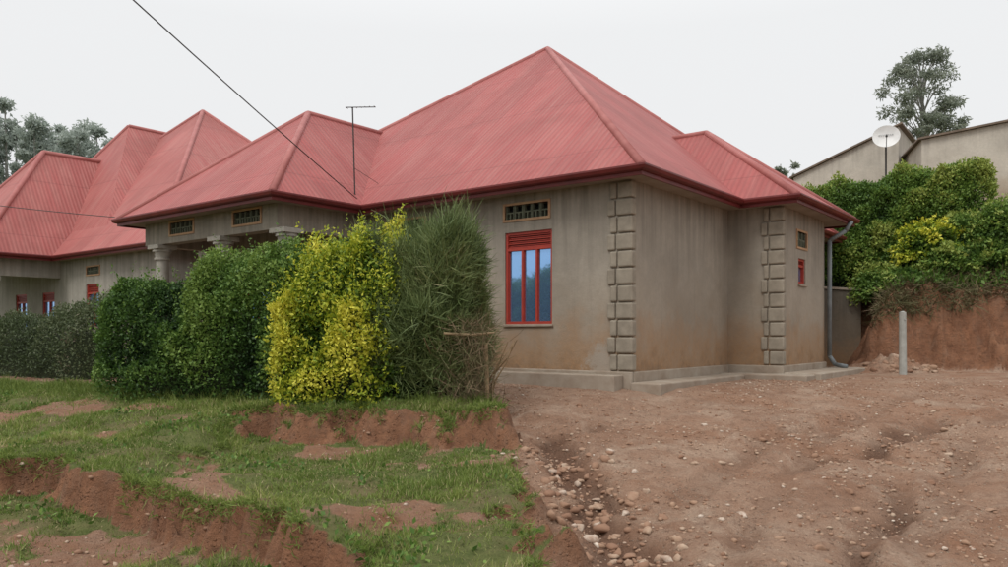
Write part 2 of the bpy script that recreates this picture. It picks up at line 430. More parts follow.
def roof_face(mb,pts):
    P=[Vector(W(*p)) for p in pts]
    e=(P[1]-P[0]).normalized(); nn=(P[1]-P[0]).cross(P[2]-P[0]).normalized(); f=nn.cross(e)
    if f.z<0: f=-f
    mb.poly(P,[((p-P[0]).dot(e)+P[0].x*.3+50,(p-P[0]).dot(f)+20) for p in P])
def gutter(parent,poly,ze,soff=.6):
    g=MB(); sweep(g,poly,[(-.01,ze+.012),(.015,ze-.005),(.10,ze-.012),(.105,ze-.04),(.085,ze-.085),(.04,ze-.105),(.012,ze-.10),(.012,ze-.165),(-.02,ze-.165)])
    g.make('fascia_gutter',M_fascia,parent,norm=False)
    s=MB(); sweep(s,poly,[(-.015,ze-.125),(-soff,ze-.125)]); s.make('soffit',M_soffit,parent,norm=False)
def caps(parent,lines,r=.07):
    m=MB()
    for A,B in lines: m.tube(Vector(W(*A))+Vector((0,0,-.02)),Vector(W(*B))+Vector((0,0,-.02)),r,r,8)
    m.make('ridge_caps',M_cap,parent,smooth=True)
def quoin(mb,ac,bc,sa,sb,z0,z1,wa=.37,wb=.10,hc=.268):
    n=int(round((z1-z0)/hc)); h=(z1-z0)/n; pr=.05
    for i in range(n):
        zz0=z0+i*h+.010; zz1=z0+(i+1)*h-.010; sp=.24 if i%2 else .21
        x=sorted((ac-sa*pr,ac+sa*sp)); y=sorted((bc-sb*pr,bc+sb*wb))
        mb.abox(x[0],x[1],y[0],y[1],zz0,zz1)
        x=sorted((ac+sa*(sp+.02),ac+sa*(wa+(.03 if i%2 else -.02)))); y=sorted((bc-sb*(pr-.008),bc+sb*.02))
        mb.abox(x[0],x[1],y[0],y[1],zz0,zz1)

# ------------------------------------------------------------ main house
H=empty('cement_house',(CX,CY,-.6))
ZE=2.52; ZW=2.42; ZB=-.57
mb=MB()
win=(1.463,2.446,.186,1.76); v1=(1.53,2.44,1.98,2.22); v2=(4.35,5.25,1.97,2.20)
wall(mb,'a',0,0,6.08,ZB,ZW,1,[win,v1,v2])
door=(7.4,8.3,ZB,1.5); pw=(9.2,10.1,.3,1.5); pv=(6.5,7.2,1.62,1.86)
wall(mb,'a',0,6.08,12.1,ZB,ZW,1,[door,pw,pv])
wall(mb,'b',0,0,3.87,ZB,ZW,1)
sv=(4.75,5.35,1.72,2.02); sw=(4.85,5.3,1.0,1.5)
wall(mb,'a',3.87,-1.03,0,ZB,ZW,1)
wall(mb,'b',-1.03,3.87,6.6,ZB,ZW,1,[sv,sw])
wall(mb,'a',6.6,-1.03,0,ZB,ZW,-1)
wall(mb,'b',0,6.6,9.9,ZB,ZW,1)
wall(mb,'a',9.9,0,12.1,ZB,ZW,-1)
wall(mb,'b',12.1,0,9.9,ZB,ZW,-1)
pbv1=(6.58,7.44,2.10,2.34); pbv2=(8.86,9.74,2.10,2.34); BZ=1.93
wall(mb,'a',-2.04,6.08,10.78,BZ,ZW,1,[pbv1,pbv2],depth=.12)
mb.poly([W(6.33,-1.79,BZ),W(10.53,-1.79,BZ),W(10.53,-1.79,ZW),W(6.33,-1.79,ZW)])
mb.poly([W(6.08,-2.04,BZ),W(10.78,-2.04,BZ),W(10.53,-1.79,BZ),W(6.33,-1.79,BZ)])
mb.abox(6.08,6.33,-2.035,-.003,BZ+.002,ZW-.002); mb.abox(10.53,10.78,-2.035,-.003,BZ+.002,ZW-.002)
mb.make('walls',M_wall,H,norm=False)
window(H,'a',0,1,win); vent(H,'a',0,1,v1); vent(H,'a',0,1,v2)
window(H,'a',0,1,pw,2,.2); vent(H,'a',0,1,pv,4)
vent(H,'a',-2.04,1,pbv1); vent(H,'a',-2.04,1,pbv2)
vent(H,'b',-1.03,1,sv,3); window(H,'b',-1.03,1,sw,1,.12)
m=MB(); m.abox(7.45,8.25,.06,.10,ZB,1.45); m.abox(7.4,7.45,.03,.13,ZB,1.5); m.abox(8.25,8.3,.03,.13,ZB,1.5); m.make('door',M_frame,H)
m=MB(); m.abox(6.0,10.9,-2.2,-.02,-1.1,ZB); m.make('porch_floor',M_pl,H)
m=MB(); m.abox(6.34,10.52,-1.78,-.01,2.37,2.385); m.make('porch_ceiling',M_soffit,H)
m=MB()
for ca in (5.98,8.0,10.3):
    c0=W(ca,-1.91,0); dz=BZ-1.87
    def ring(z0,z1,r0,r1): m.tube((c0[0],c0[1],z0),(c0[0],c0[1],z1),r0,r1,20)
    ring(ZB+.2,1.55+dz,.155,.125); ring(1.55+dz,1.60+dz,.165,.165); ring(1.60+dz,1.72+dz,.135,.17); ring(1.72+dz,1.78+dz,.2,.2)
    m.abox(ca-.22,ca+.22,-2.13,-1.69,1.78+dz,1.868+dz); m.abox(ca-.22,ca+.22,-2.13,-1.69,ZB,ZB+.2)
m.make('porch_columns',M_col,H,bevel=.006)
m=MB(); quoin(m,0,0,1,1,ZB+.01,2.38); quoin(m,-1.03,3.87,1,1,ZB+.01,2.38,.35)
m.make('corner_quoins',M_quoin,H,bevel=.024)
m=MB()
m.abox(-.04,6.0,-.05,.02,-1.0,ZB+.005)
m.abox(.10,5.9,-.34,-.052,-1.0,ZB-.045)
m.abox(-.05,.02,.022,3.80,-1.0,ZB+.002)
m.abox(-1.08,.0,3.81,3.88,-1.0,ZB+.003)
m.abox(-1.08,-1.0,3.882,6.6,-1.0,ZB+.004)
m.make('plinth',M_pl,H,bevel=.015)
m=MB()
m.abox(-.55,-.053,-.1,3.30,-1.0,-.725); m.abox(-1.65,-.053,3.302,3.80,-1.0,-.71); m.abox(-1.75,-1.083,3.803,7.6,-1.0,-.69)
m.make('concrete_apron',M_pl,H,bevel=.02)
AP=(5.0,5.0,6.99); A1=12.5
m=MB()
roof_face(m,[(-.4,-.4,ZE),(A1,-.4,ZE),AP]); roof_face(m,[(-.4,-.4,ZE),(-.4,10.4,ZE),AP])
roof_face(m,[(-.4,10.4,ZE),(A1,10.4,ZE),AP]); roof_face(m,[(A1,-.4,ZE),(A1,10.4,ZE),AP])
wa=(8.2,.31,4.92); wr=(8.2,2.5,4.92)
roof_face(m,[(5.68,-2.44,ZE),(5.68,-.4,ZE),wr,wa]); roof_face(m,[(11.18,-2.44,ZE),(11.18,-.4,ZE),wr,wa]); roof_face(m,[(5.68,-2.44,ZE),(11.18,-2.44,ZE),wa])
ra=(1.1,5.4,4.4); rr=(1.87,5.4,4.4)
roof_face(m,[(-1.43,3.47,ZE),(-.4,3.47,ZE),rr,ra]); roof_face(m,[(-1.43,7.4,ZE),(-.4,7.4,ZE),rr,ra]); roof_face(m,[(-1.43,3.47,ZE),(-1.43,7.4,ZE),ra])
m.make('roof',M_roof,H,norm=False)
caps(H,[((-.4,-.4,ZE),AP),((-.4,10.4,ZE),AP),((A1,-.4,ZE),AP),((A1,10.4,ZE),AP),((5.68,-2.44,ZE),wa),((11.18,-2.44,ZE),wa),(wa,wr),
        ((-1.43,3.47,ZE),ra),((-1.43,7.4,ZE),ra),(ra,rr)])
gutter(H,[(-.4,-.4),(5.68,-.4),(5.68,-2.44),(11.18,-2.44),(11.18,-.4),(A1,-.4),(A1,10.4),(-.4,10.4),(-.4,7.4),(-1.43,7.4),(-1.43,3.47),(-.4,3.47)],ZE)
m=MB(); q=lambda a,b,z: W(a,b,z)
m.path([q(-1.5,6.9,2.40),q(-1.42,6.75,2.2),q(-1.13,6.62,2.0),q(-1.13,6.62,-.45),q(-1.25,6.6,-.62),q(-1.5,6.55,-.66)],.045,10)
m.make('downpipe',M_pipe,H,smooth=True)

# ------------------------------------------------------------ neighbour house
o=13.77; N=empty('neighbour_house',W(o,0,-.8)); ZE2=2.40; ZB2=-.9
m=MB()
nw=(17.35,18.15,.25,1.50); nv=(17.3,18.1,1.78,2.0); pw1=(20.3,21.2,.2,1.35); pw2=(22.4,23.3,.2,1.35)
wall(m,'a',0,13.8,19.85,ZB2,2.3,1,[nw,nv]); wall(m,'a',0,19.85,27,ZB2,2.3,1,[pw1,pw2])
wall(m,'b',13.8,0,9.9,ZB2,2.3,1); wall(m,'a',9.9,13.8,27,ZB2,2.3,-1); wall(m,'b',27,0,9.9,ZB2,2.3,-1)
m.abox(19.85,20.1,-2.04,-.003,1.75,2.29); m.abox(20.102,24.6,-2.04,-1.79,1.75,2.29)
m.make('walls',M_wall2,N,norm=False)
window(N,'a',0,1,nw,2,.25); vent(N,'a',0,1,nv); window(N,'a',0,1,pw1,2,.25); window(N,'a',0,1,pw2,2,.25)
m=MB()
for ca in (20.0,22.3,24.4):
    c0=W(ca,-1.91,0); m.tube((c0[0],c0[1],ZB2),(c0[0],c0[1],1.6),.16,.13,16); m.abox(ca-.22,ca+.22,-2.13,-1.69,1.6,1.748)
m.make('porch_columns',M_col,N)
AP2=(20.2,5,8.14)
m=MB(); e=13.4;f_=27.4
roof_face(m,[(e,-.4,ZE2),(f_,-.4,ZE2),AP2]);roof_face(m,[(e,-.4,ZE2),(e,10.4,ZE2),AP2]);roof_face(m,[(e,10.4,ZE2),(f_,10.4,ZE2),AP2]);roof_face(m,[(f_,-.4,ZE2),(f_,10.4,ZE2),AP2])
wa2=(21.9,.31,6.03); wr2=(21.9,3.0,6.03)
roof_face(m,[(19.45,-2.44,ZE2),(19.45,-.4,ZE2),wr2,wa2]);roof_face(m,[(24.9,-2.44,ZE2),(24.9,-.4,ZE2),wr2,wa2]);roof_face(m,[(19.45,-2.44,ZE2),(24.9,-2.44,ZE2),wa2])
ta=(21.6,3.0,7.4); tb=(21.6,6.5,7.4); zc=2.45
roof_face(m,[(16.96,-.1,zc),(26.24,-.1,zc),ta]);roof_face(m,[(16.96,-.1,zc),(16.96,9,zc),tb,ta]);roof_face(m,[(26.24,-.1,zc),(26.24,9,zc),tb,ta])
m.make('roof',M_roof2,N,norm=False)
caps(N,[((e,-.4,ZE2),AP2),((e,10.4,ZE2),AP2),((f_,-.4,ZE2),AP2),((19.45,-2.44,ZE2),wa2),((24.9,-2.44,ZE2),wa2),(wa2,wr2),(ta,tb),((26.24,-.1,zc),ta)],.08)
gutter(N,[(e,-.4),(19.45,-.4),(19.45,-2.44),(24.9,-2.44),(24.9,-.4),(f_,-.4),(f_,10.4),(e,10.4)],ZE2)

# ------------------------------------------------------------ aerial, wires
R=empty('tv_antenna',(-2.98,15.4,2.4)); m=MB()
m.tube((-2.93,15.4,2.3),(-2.99,15.4,4.5),.014); m.tube((-3.12,15.35,4.48),(-2.55,15.5,4.53),.01)
for k in range(7):
    x=-3.1+k*.09; m.tube((x,15.35,4.475+k*.006),(x+.0,15.5,4.495+k*.006),.005)
m.tube((-2.96,15.4,3.3),(-2.5,15.9,3.05),.005)
m.make('mast_and_elements',M_metal,R)
R=empty('power_line',(-4.7,10,4.3)); m=MB()
def wire(p,q_,sag,r=.009):
    P=[]; 
    for i in range(17):
        tt=i/16; v=Vector(p).lerp(Vector(q_),tt); v.z-=sag*4*tt*(1-tt); P.append(v)
    m.path(P,r,5)
E0=Vector(W(5.62,-.55,2.62)); S0=Vector((-4.67,10,4.32)); wire(E0,E0+(S0-E0)*2.2,.10,.010)
wire(W(11.2,-2.5,2.55),(-22,20,5.0),.25,.009); wire((-22,20,5.0),W(20,-1,2.6),.1,.009)
m.make('cables',M_metal,R)

# ------------------------------------------------------------ foliage generators
def rdir(n,up=0,out=None,ko=0):
    v=rng.normal(size=(n,3)); v[:,2]+=up
    if out is not None: v+=out*ko
    return v/np.linalg.norm(v,axis=1,keepdims=True)
def leaves(name,P,size,mat,tint,aspect=.5,up=.3,out=None,ko=0,parent=None):
    n=len(P); d=rdir(n,up,out,ko); r=rdir(n); s=np.cross(d,r); s/=np.linalg.norm(s,axis=1,keepdims=True)+1e-9
    L=(size*(.65+.7*rng.random(n)))[:,None]
    nrm=np.cross(d,s)
    v=np.stack([P,P+d*L*.45+s*L*aspect*.5+nrm*L*.08,P+d*L,P+d*L*.45-s*L*aspect*.5+nrm*L*.08],1).reshape(-1,3)
    return mesh_np(name,v,np.arange(4*n).reshape(-1,4),mat,np.repeat(np.clip(tint,0,1),4),parent)
def sticks(name,P,D,L,w,mat,tint,parent=None,bend=.3):
    n=len(P); r=rdir(n); s=np.cross(D,r); s/=np.linalg.norm(s,axis=1,keepdims=True)+1e-9
    D2=D+rdir(n)*bend; D2/=np.linalg.norm(D2,axis=1,keepdims=True)
    L=L[:,None]; M=P+D*L*.5; T=M+D2*L*.5
    v=np.stack([P-s*w,P+s*w,M+s*w*.8,T+s*w*.3,T-s*w*.3,M-s*w*.8],1).reshape(-1,3)
    b=np.arange(n)[:,None]*6
    F=np.concatenate([b+np.array([[0,1,2,5]]),b+np.array([[5,2,3,4]])],0)
    return mesh_np(name,v,F,mat,np.repeat(np.clip(tint,0,1),6),parent)
def pathxy(path,s):
    path=np.array(path,float); seg=np.hypot(*(path[1:,:2]-path[:-1,:2]).T); c=np.concatenate([[0],np.cumsum(seg)])
    q_=s*c[-1]; out=[np.interp(q_,c,path[:,k]) for k in range(path.shape[1])]
    i=np.clip(np.searchsorted(c,q_)-1,0,len(seg)-1); tg=(path[1:]-path[:-1])[i][:,:2]; tg/=np.linalg.norm(tg,axis=1,keepdims=True)
    return out,tg,c[-1]
def hedge_pts(path,w,n,pw=.5,seed=1,lump=.16,lf=2.0,rmin=.72,rmax=1.04,endr=.35,zv=.22):
    s=rng.random(n); (x,y,z0,z1),tg,L=pathxy(path,s)
    z1=z1+zv*(fbm(s*L*1.1,s*0,seed+50,3)-.5)*2
    th=rng.random(n)*math.pi
    c=np.cos(th); sn=np.sin(th)
    lat=np.sign(c)*np.abs(c)**pw; hgt=np.abs(sn)**pw
    H_=(z1-z0)
    cu=s*L*lf; cv=(hgt*H_-lat*w)*lf           # surface coordinates in metres
    l1=(vn(cu,cv,seed)-.5)+.6*(vn(cu*2.3,cv*2.3,seed+3)-.5)+.35*(vn(cu*5,cv*5,seed+4)-.5)
    r=rmin+(rmax-rmin)*rng.random(n)**.55; r=r*(1+lump*l1)
    e=np.minimum(s*L,(1-s)*L); er=np.clip(e/endr,0,1); er=np.sqrt(1-(1-er)**2)*.5+.5
    nx_,ny_=tg[:,1],-tg[:,0]
    off=lat*w*r*er
    P=np.stack([x+nx_*off,y+ny_*off,z0+hgt*H_*(.4+.6*r)*(.82+.18*er)*(1+.06*l1)],1)
    P[:,:2]+=rng.normal(size=(n,2))*.03
    out=np.stack([nx_*lat,ny_*lat,hgt*.8],1)
    return P,out,l1,r
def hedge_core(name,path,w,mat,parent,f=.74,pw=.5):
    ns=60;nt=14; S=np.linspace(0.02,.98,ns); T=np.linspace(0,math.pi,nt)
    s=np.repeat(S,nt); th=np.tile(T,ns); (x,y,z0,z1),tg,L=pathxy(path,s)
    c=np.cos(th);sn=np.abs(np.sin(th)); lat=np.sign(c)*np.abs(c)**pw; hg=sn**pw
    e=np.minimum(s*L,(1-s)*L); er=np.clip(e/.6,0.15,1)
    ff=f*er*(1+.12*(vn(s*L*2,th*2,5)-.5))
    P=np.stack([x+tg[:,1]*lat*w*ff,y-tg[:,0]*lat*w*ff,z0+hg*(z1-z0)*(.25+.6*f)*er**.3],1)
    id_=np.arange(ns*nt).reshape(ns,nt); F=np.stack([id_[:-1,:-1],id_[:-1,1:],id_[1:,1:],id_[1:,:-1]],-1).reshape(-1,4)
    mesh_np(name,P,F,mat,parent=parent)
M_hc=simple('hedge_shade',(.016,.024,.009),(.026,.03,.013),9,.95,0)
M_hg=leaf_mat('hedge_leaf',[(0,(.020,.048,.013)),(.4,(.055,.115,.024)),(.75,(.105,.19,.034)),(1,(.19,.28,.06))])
M_yl=leaf_mat('golden_leaf',[(0,(.035,.08,.012)),(.30,(.11,.19,.02)),(.55,(.30,.37,.03)),(.8,(.50,.51,.045)),(1,(.66,.62,.08))])
M_pc=leaf_mat('pencil_stem',[(0,(.05,.075,.025)),(.5,(.115,.16,.052)),(.85,(.19,.23,.085)),(1,(.28,.26,.13))],.1)
M_fl=leaf_mat('grey_hedge_leaf',[(0,(.045,.06,.03)),(.5,(.085,.115,.05)),(.9,(.14,.16,.08)),(1,(.18,.13,.10))])
M_hl=leaf_mat('hill_leaf',[(0,(.035,.08,.015)),(.5,(.095,.175,.03)),(.85,(.17,.27,.05)),(1,(.28,.34,.075))])
M_dry=leaf_mat('dry_weed',[(0,(.08,.06,.035)),(.4,(.12,.12,.05)),(.7,(.19,.135,.08)),(1,(.29,.20,.13))],.1,.8)
M_gr=leaf_mat('grass_blade',[(0,(.095,.145,.028)),(.5,(.19,.25,.055)),(.85,(.29,.32,.09)),(1,(.45,.38,.20))],.3,.6)
M_tr=leaf_mat('hazy_tree_leaf',[(0,(.14,.17,.125)),(.6,(.23,.26,.20)),(1,(.32,.34,.27))],.35)  # pale grey-green: haze is painted into the leaf colour
M_trf=leaf_mat('hazy_far_leaf',[(0,(.28,.33,.29)),(.6,(.38,.43,.38)),(1,(.46,.50,.45))],.4)  # much paler still, distance haze put into the colours
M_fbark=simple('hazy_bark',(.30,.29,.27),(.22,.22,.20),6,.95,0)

# main green hedge
hp=[(-2.0,11.25,-1.02,1.18),(-3.4,11.85,-1.05,1.0),(-5.0,12.5,-1.08,.98),(-5.9,12.85,-1.08,.90),(-6.35,13.0,-1.08,.6)]
Hd=empty('hedge',(-4.5,12.3,-1)); 
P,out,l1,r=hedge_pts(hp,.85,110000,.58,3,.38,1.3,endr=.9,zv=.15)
leaves('foliage',P,.052,M_hg,.16+.7*l1+1.0*(r-.85)+.42*rng.random(len(P)),.6,.2,out,.6,Hd)  # tint, as in later hedges: natural variation plus painted shade on deeper leaves
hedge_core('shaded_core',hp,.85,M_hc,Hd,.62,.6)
P2,o2,l2,_=hedge_pts(hp,.85,420,.58,3,.38,1.3,1.0,1.04,.9,.15)
lp=[];lt=[]; dr=rdir(420,1.6,o2,.8); ln=.10+.22*rng.random(420)
for k in range(10):
    lp.append(P2+dr*(ln*(k/9))[:,None]+rng.normal(size=(420,3))*.01); lt.append(.45+.5*rng.random(420))
leaves('shoots',np.concatenate(lp),.05,M_hg,np.concatenate(lt),.5,.5,parent=Hd)
# left grey hedge
hp=[(-6.9,14.2,-1.05,.60),(-8.2,14.9,-1.05,.52),(-9.5,15.6,-1.1,.45),(-12,17,-1.15,.42),(-16,19.4,-1.2,.4)]
Hd=empty('hedge',(-10,16,-1)); P,out,l1,r=hedge_pts(hp,.6,55000,.6,13,.3,1.3,zv=.12)
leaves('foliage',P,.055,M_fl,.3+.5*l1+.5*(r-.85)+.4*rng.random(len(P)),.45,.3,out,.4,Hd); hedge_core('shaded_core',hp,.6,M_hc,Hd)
# golden duranta
hp=[(-1.15,10.5,-1.0,1.10),(-1.7,10.68,-1.0,1.27),(-2.3,10.9,-1.02,1.20),(-2.95,11.15,-1.02,.95)]
Hd=empty('golden_duranta_bush',(-2,10.8,-1)); P,out,l1,r=hedge_pts(hp,.70,56000,.66,23,.5,1.7,endr=.5,zv=.18)
keep=(vn(P[:,0]*3.2+P[:,1]*2,P[:,2]*3.2,77)+.5*rng.random(len(P)))>.24
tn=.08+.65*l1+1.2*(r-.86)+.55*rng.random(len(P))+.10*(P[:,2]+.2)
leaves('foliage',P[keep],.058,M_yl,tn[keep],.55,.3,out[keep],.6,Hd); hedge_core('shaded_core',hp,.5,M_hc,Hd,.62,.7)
P2,o2,l2,_=hedge_pts(hp,.68,700,.66,23,.5,1.7,1.0,1.08,.5,.18)
lp=[];lt=[]
dr=rdir(700,1.6,o2,1.0); ln=.10+.24*rng.random(700)
for k in range(9):
    lp.append(P2+dr*(ln*(k/8))[:,None]+rng.normal(size=(700,3))*.012); lt.append(np.full(700,.38)+.5*rng.random(700))
leaves('shoot_leaves',np.concatenate(lp),.052,M_yl,np.concatenate(lt),.5,.5,parent=Hd)
# pencil bush
hp=[(-.38,10.35,-1.0,1.02),(-.75,10.5,-1.0,1.26),(-1.2,10.65,-1.0,1.38),(-1.8,11.0,-1.0,1.28)]
Hd=empty('pencil_cactus_bush',(-1,10.5,-1))
P,out,l1,r=hedge_pts(hp,.66,82000,.66,33,.5,1.8,.55,1.0,.4,.2)
P=P[P[:,2]>-.8+.4*rng.random(len(P))]; n=len(P)
D=rdir(n,1.1); sticks('stems',P,D,.10+.22*rng.random(n),.006,M_pc,.0+.65*vn(P[:,0]*3,P[:,2]*3,5)+.45*rng.random(n),Hd)
P,out,l1,r=hedge_pts(hp,.66,4500,.66,33,.5,1.8,.9,1.05,.4,.2); P=P[P[:,2]>0.0]; n=len(P)
sticks('top_stems',P,rdir(n,2.0),.18+.3*rng.random(n),.005,M_pc,.3+.5*rng.random(n),Hd)
n=2200;Q=np.stack([-.42+.14*rng.normal(size=n),10.0+.25*rng.normal(size=n),-.95+1.1*rng.random(n)],1)
sticks('dry_twigs',Q,rdir(n,.8),.1+.25*rng.random(n),.0035,M_dry,.2+.7*rng.random(n),Hd)
hedge_core('shaded_core',hp,.45,M_hc,Hd,.7,.75)
m=MB()
for k in range(30):
    x=-.2-.9*rng.random(); y=9.95+.35*rng.random()-.2*x; z=float(height(x,y))-.05
    p=Vector((x,y,z)); pts=[p]
    dv=Vector((rng.normal()*.25,rng.normal()*.2-.1,1))
    for j in range(4):
        p=p+dv*.22; dv=dv+Vector((rng.normal()*.3,rng.normal()*.2,0)); pts.append(p)
    m.path(pts,[.018,.015,.012,.009,.005],5)
m.tube((-.2,9.9,-1.1),(-.23,9.9,-.1),.03,.024); m.path([(-.75,9.7,.02),(-.4,9.75,.0),(-.12,9.8,.03)],[.016,.019,.012],6)
m.make('trunks',M_twig,Hd)

# ------------------------------------------------------------ grass
def scatter(n,x0,x1,y0,y1,mask,thr_pow=1.0):
    x=x0+(x1-x0)*rng.random(n); y=y0+(y1-y0)*rng.random(n); g_=lookup(mask,x,y)
    k=rng.random(n)<g_**thr_pow; x=x[k];y=y[k]; return x,y,lookup(Z,x,y)
x,y,z=scatter(720000,-9.4,1.1,4.2,14.2,GR*(.25+.95*ss(.36,.60,fbm(X*2.4,Y*2.4,44))),1.5)
k=(y<yh(x)+.4); x,y,z=x[k],y[k],z[k]; n=len(x)
cl=fbm(x*2.1,y*2.1,51); cl2=fbm(x*.8,y*.8,52)
D=rdir(n,1.1); tall=.013+.036*rng.random(n)*(.4+1.9*ss(.4,.75,cl))+.03*ss(2.0,0,(yh(x)-y))
s_=rdir(n); s_[:,2]=0; s_/=np.linalg.norm(s_,axis=1,keepdims=True)+1e-9
w=(.004+.004*rng.random(n))*ss(3,7,y)
Pg=np.stack([x,y,z-.004],1); v=np.stack([Pg-s_*w[:,None],Pg+s_*w[:,None],Pg+D*(tall*1.3)[:,None]],1).reshape(-1,3)
tn=.15+.45*rng.random(n)+1.2*(cl2-.5)+.6*(cl-.5); tn=np.where(rng.random(n)<.09,1.,tn)
mesh_np('grass',v,np.arange(3*n).reshape(-1,3),M_gr,np.repeat(np.clip(tn,0,1),3))
x,y,z=scatter(26000,-9.4,.6,4.4,14,GR*ss(.50,.62,fbm(X*1.7+5,Y*1.7,61)),1.5); k=y<yh(x)+.3; x,y,z=x[k],y[k],z[k]
leaves('weeds',np.stack([x,y,z+.04*rng.random(len(x))],1),.05,M_hg,.45+.55*rng.random(len(x)),.6,.9)
n=16000; x=-.1-9*rng.random(n); y=yh(x)-.2-.6*rng.random(n)**1.5; z=lookup(Z,x,y)
sticks('tall_grass',np.stack([x,y,z],1),rdir(n,1.6),.06+.26*rng.random(n)*fbm(x*2,y*2,3),.005,M_gr,.05+.6*rng.random(n))
# tufts leaning over the eroded edges
n=260000; x=-6+6.9*rng.random(n); y=4.5+6.5*rng.random(n); sl=lookup(slope,x,y); sl2=lookup(slope,x,y+.14)
k=(sl>.6)&(sl2<.75)&(lookup(mv,x,y)>.6)&(vn(x*2.5,y*2.5,90)>.35); x,y=x[k],y[k]+.05; z=lookup(Z,x,y); n=len(x)
sticks('edge_grass',np.stack([x,y,z],1),rdir(n,.9,np.tile([[0,-1,0]],(n,1)),.8),.04+.08*rng.random(n),.004,M_gr,.1+.6*rng.random(n),bend=.9)
n=90000; x=7.2+8*rng.random(n); y=13.5+7.5*rng.random(n); h_=lookup(hill,x,y); 
k=(h_>1.35+1.3*(fbm(x*2,y*2,8)-.5))&(h_<4.0); x,y=x[k],y[k]; z=lookup(Z,x,y); n=len(x)
hh=lookup(hill,x,y)
sticks('bank_weeds',np.stack([x,y,z],1),rdir(n,.3,np.tile([[-.2,-1,-.6]],(n,1)),.8),.12+.32*rng.random(n),.009,M_dry,.1+.5*vn(x*1.5,y*1.5,4)+.4*rng.random(n))
k=(rng.random(n)<.6)&(hh>1.8)
leaves('bank_leaves',np.stack([x,y,z+.25*rng.random(n)],1)[k],.11,M_hl,(.1+.6*rng.random(n))[k],.5,.5)

# ------------------------------------------------------------ stones
def ico():
    g=(1+5**.5)/2
    v=np.array([(-1,g,0),(1,g,0),(-1,-g,0),(1,-g,0),(0,-1,g),(0,1,g),(0,-1,-g),(0,1,-g),(g,0,-1),(g,0,1),(-g,0,-1),(-g,0,1)],float); v/=np.linalg.norm(v[0])
    f=np.array([(0,11,5),(0,5,1),(0,1,7),(0,7,10),(0,10,11),(1,5,9),(5,11,4),(11,10,2),(10,7,6),(7,1,8),(3,9,4),(3,4,2),(3,2,6),(3,6,8),(3,8,9),(4,9,5),(2,4,11),(6,2,10),(8,6,7),(9,8,1)])
    V_=list(map(tuple,v)); cache={}; nf=[]
    def mid(i,j):
        k=(min(i,j),max(i,j))
        if k not in cache:
            q=(np.array(V_[i])+np.array(V_[j])); q/=np.linalg.norm(q); V_.append(tuple(q)); cache[k]=len(V_)-1
        return cache[k]
    for a,b,c in f:
        ab,bc,ca=mid(a,b),mid(b,c),mid(c,a); nf+=[(a,ab,ca),(b,bc,ab),(c,ca,bc),(ab,bc,ca)]
    return v,f,np.array(V_),np.array(nf)
i0v,i0f,i1v,i1f=ico()
def stones(name,x,y,s,mat,fine=False,sink=.25):
    bv,bf=(i1v,i1f) if fine else (i0v,i0f); n=len(x); z=lookup(Z,x,y)
    vv=np.repeat(bv[None],n,0)*np.ones((n,1,1))
    for k in range(5 if fine else 2):
        pn=rdir(n); dcut=.45+.4*rng.random(n); dp=(vv*pn[:,None,:]).sum(-1); ex=np.clip(dp-dcut[:,None],0,None); vv=vv-ex[...,None]*pn[:,None,:]
    vv=vv*(1+.10*rng.normal(size=(n,len(bv),1)))
    sc=np.stack([.8+.6*rng.random(n),.7+.4*rng.random(n),.5+.35*rng.random(n)],1)
    vv=vv*sc[:,None,:]
    th=rng.random(n)*6.28; c,s2=np.cos(th)[:,None],np.sin(th)[:,None]
    xx=vv[...,0]*c-vv[...,1]*s2; yy=vv[...,0]*s2+vv[...,1]*c
    vv=np.stack([xx,yy,vv[...,2]],-1)*s[:,None,None]
    vv[...,0]+=x[:,None];vv[...,1]+=y[:,None];vv[...,2]+=(z+s*.3*(1-sink*2))[:,None]
    F=(bf[None]+(np.arange(n)*len(bv))[:,None,None]).reshape(-1,3)
    mesh_np(name,vv.reshape(-1,3),F,mat,np.repeat(rng.random(n),len(bv)))
t=NT('stone'); p=t.pos()
c=t.ramp(t.attr('tint'),[(0,(.21,.115,.072)),(.5,(.32,.205,.135)),(.88,(.42,.32,.235)),(1,(.56,.48,.40))])
c=t.mix(t.rng(t.noise(p,14,5,.7),.38,.62,0,.7),c,(.25,.14,.09)); t.col(c); t.bump(t.noise(p,50),.4,.01); M_st=t.m
n=560; tt=rng.random(n); gxl=np.interp(tt,[0,.35,.7,1],[.55,.74,.86,1.05]); gyl=np.interp(tt,[0,.35,.7,1],[8.6,7.5,6.4,4.9])
x=gxl+.26*rng.normal(size=n); y=gyl+.1*rng.normal(size=n)
stones('gully_stones',x,y,.010+.055*rng.random(n)**3.0,M_st,True,.4)
stones('boulders',np.array([.86,1.12,.7,.98,.62,1.2]),np.array([6.6,6.95,6.3,6.05,7.0,5.7]),np.array([.08,.05,.065,.06,.055,.06]),M_st,True)
n=260; stones('loose_rocks',.8+7*rng.random(n),5.2+6*rng.random(n),.014+.040*rng.random(n)**2,M_st,True,.4)
n=24000; x=-.2+10*rng.random(n); y=4.6+9.9*rng.random(n); k=(rng.random(n)<ss(.38,.60,fbm(x*1.1,y*1.1,71))*.9+.10)&(lookup(mv,x,y)<.3)
x,y=x[k],y[k]; a_,b_=AB(x,y); k=(a_<-.7)|(b_<-.5); x,y=x[k],y[k]
stones('gravel',x,y,.005+.024*rng.random(len(x))**3.5,M_st)
n=50; stones('rubble',8.2+.7*rng.normal(size=n),16.5+.3*rng.normal(size=n),.03+.08*rng.random(n)**2,M_st,True)
n=900; x=-5+5*rng.random(n); y=5.0+5.0*rng.random(n); k=(lookup(GR,x,y)<.3); stones('clods',x[k],y[k],.010+.03*rng.random(k.sum())**3,M_st)

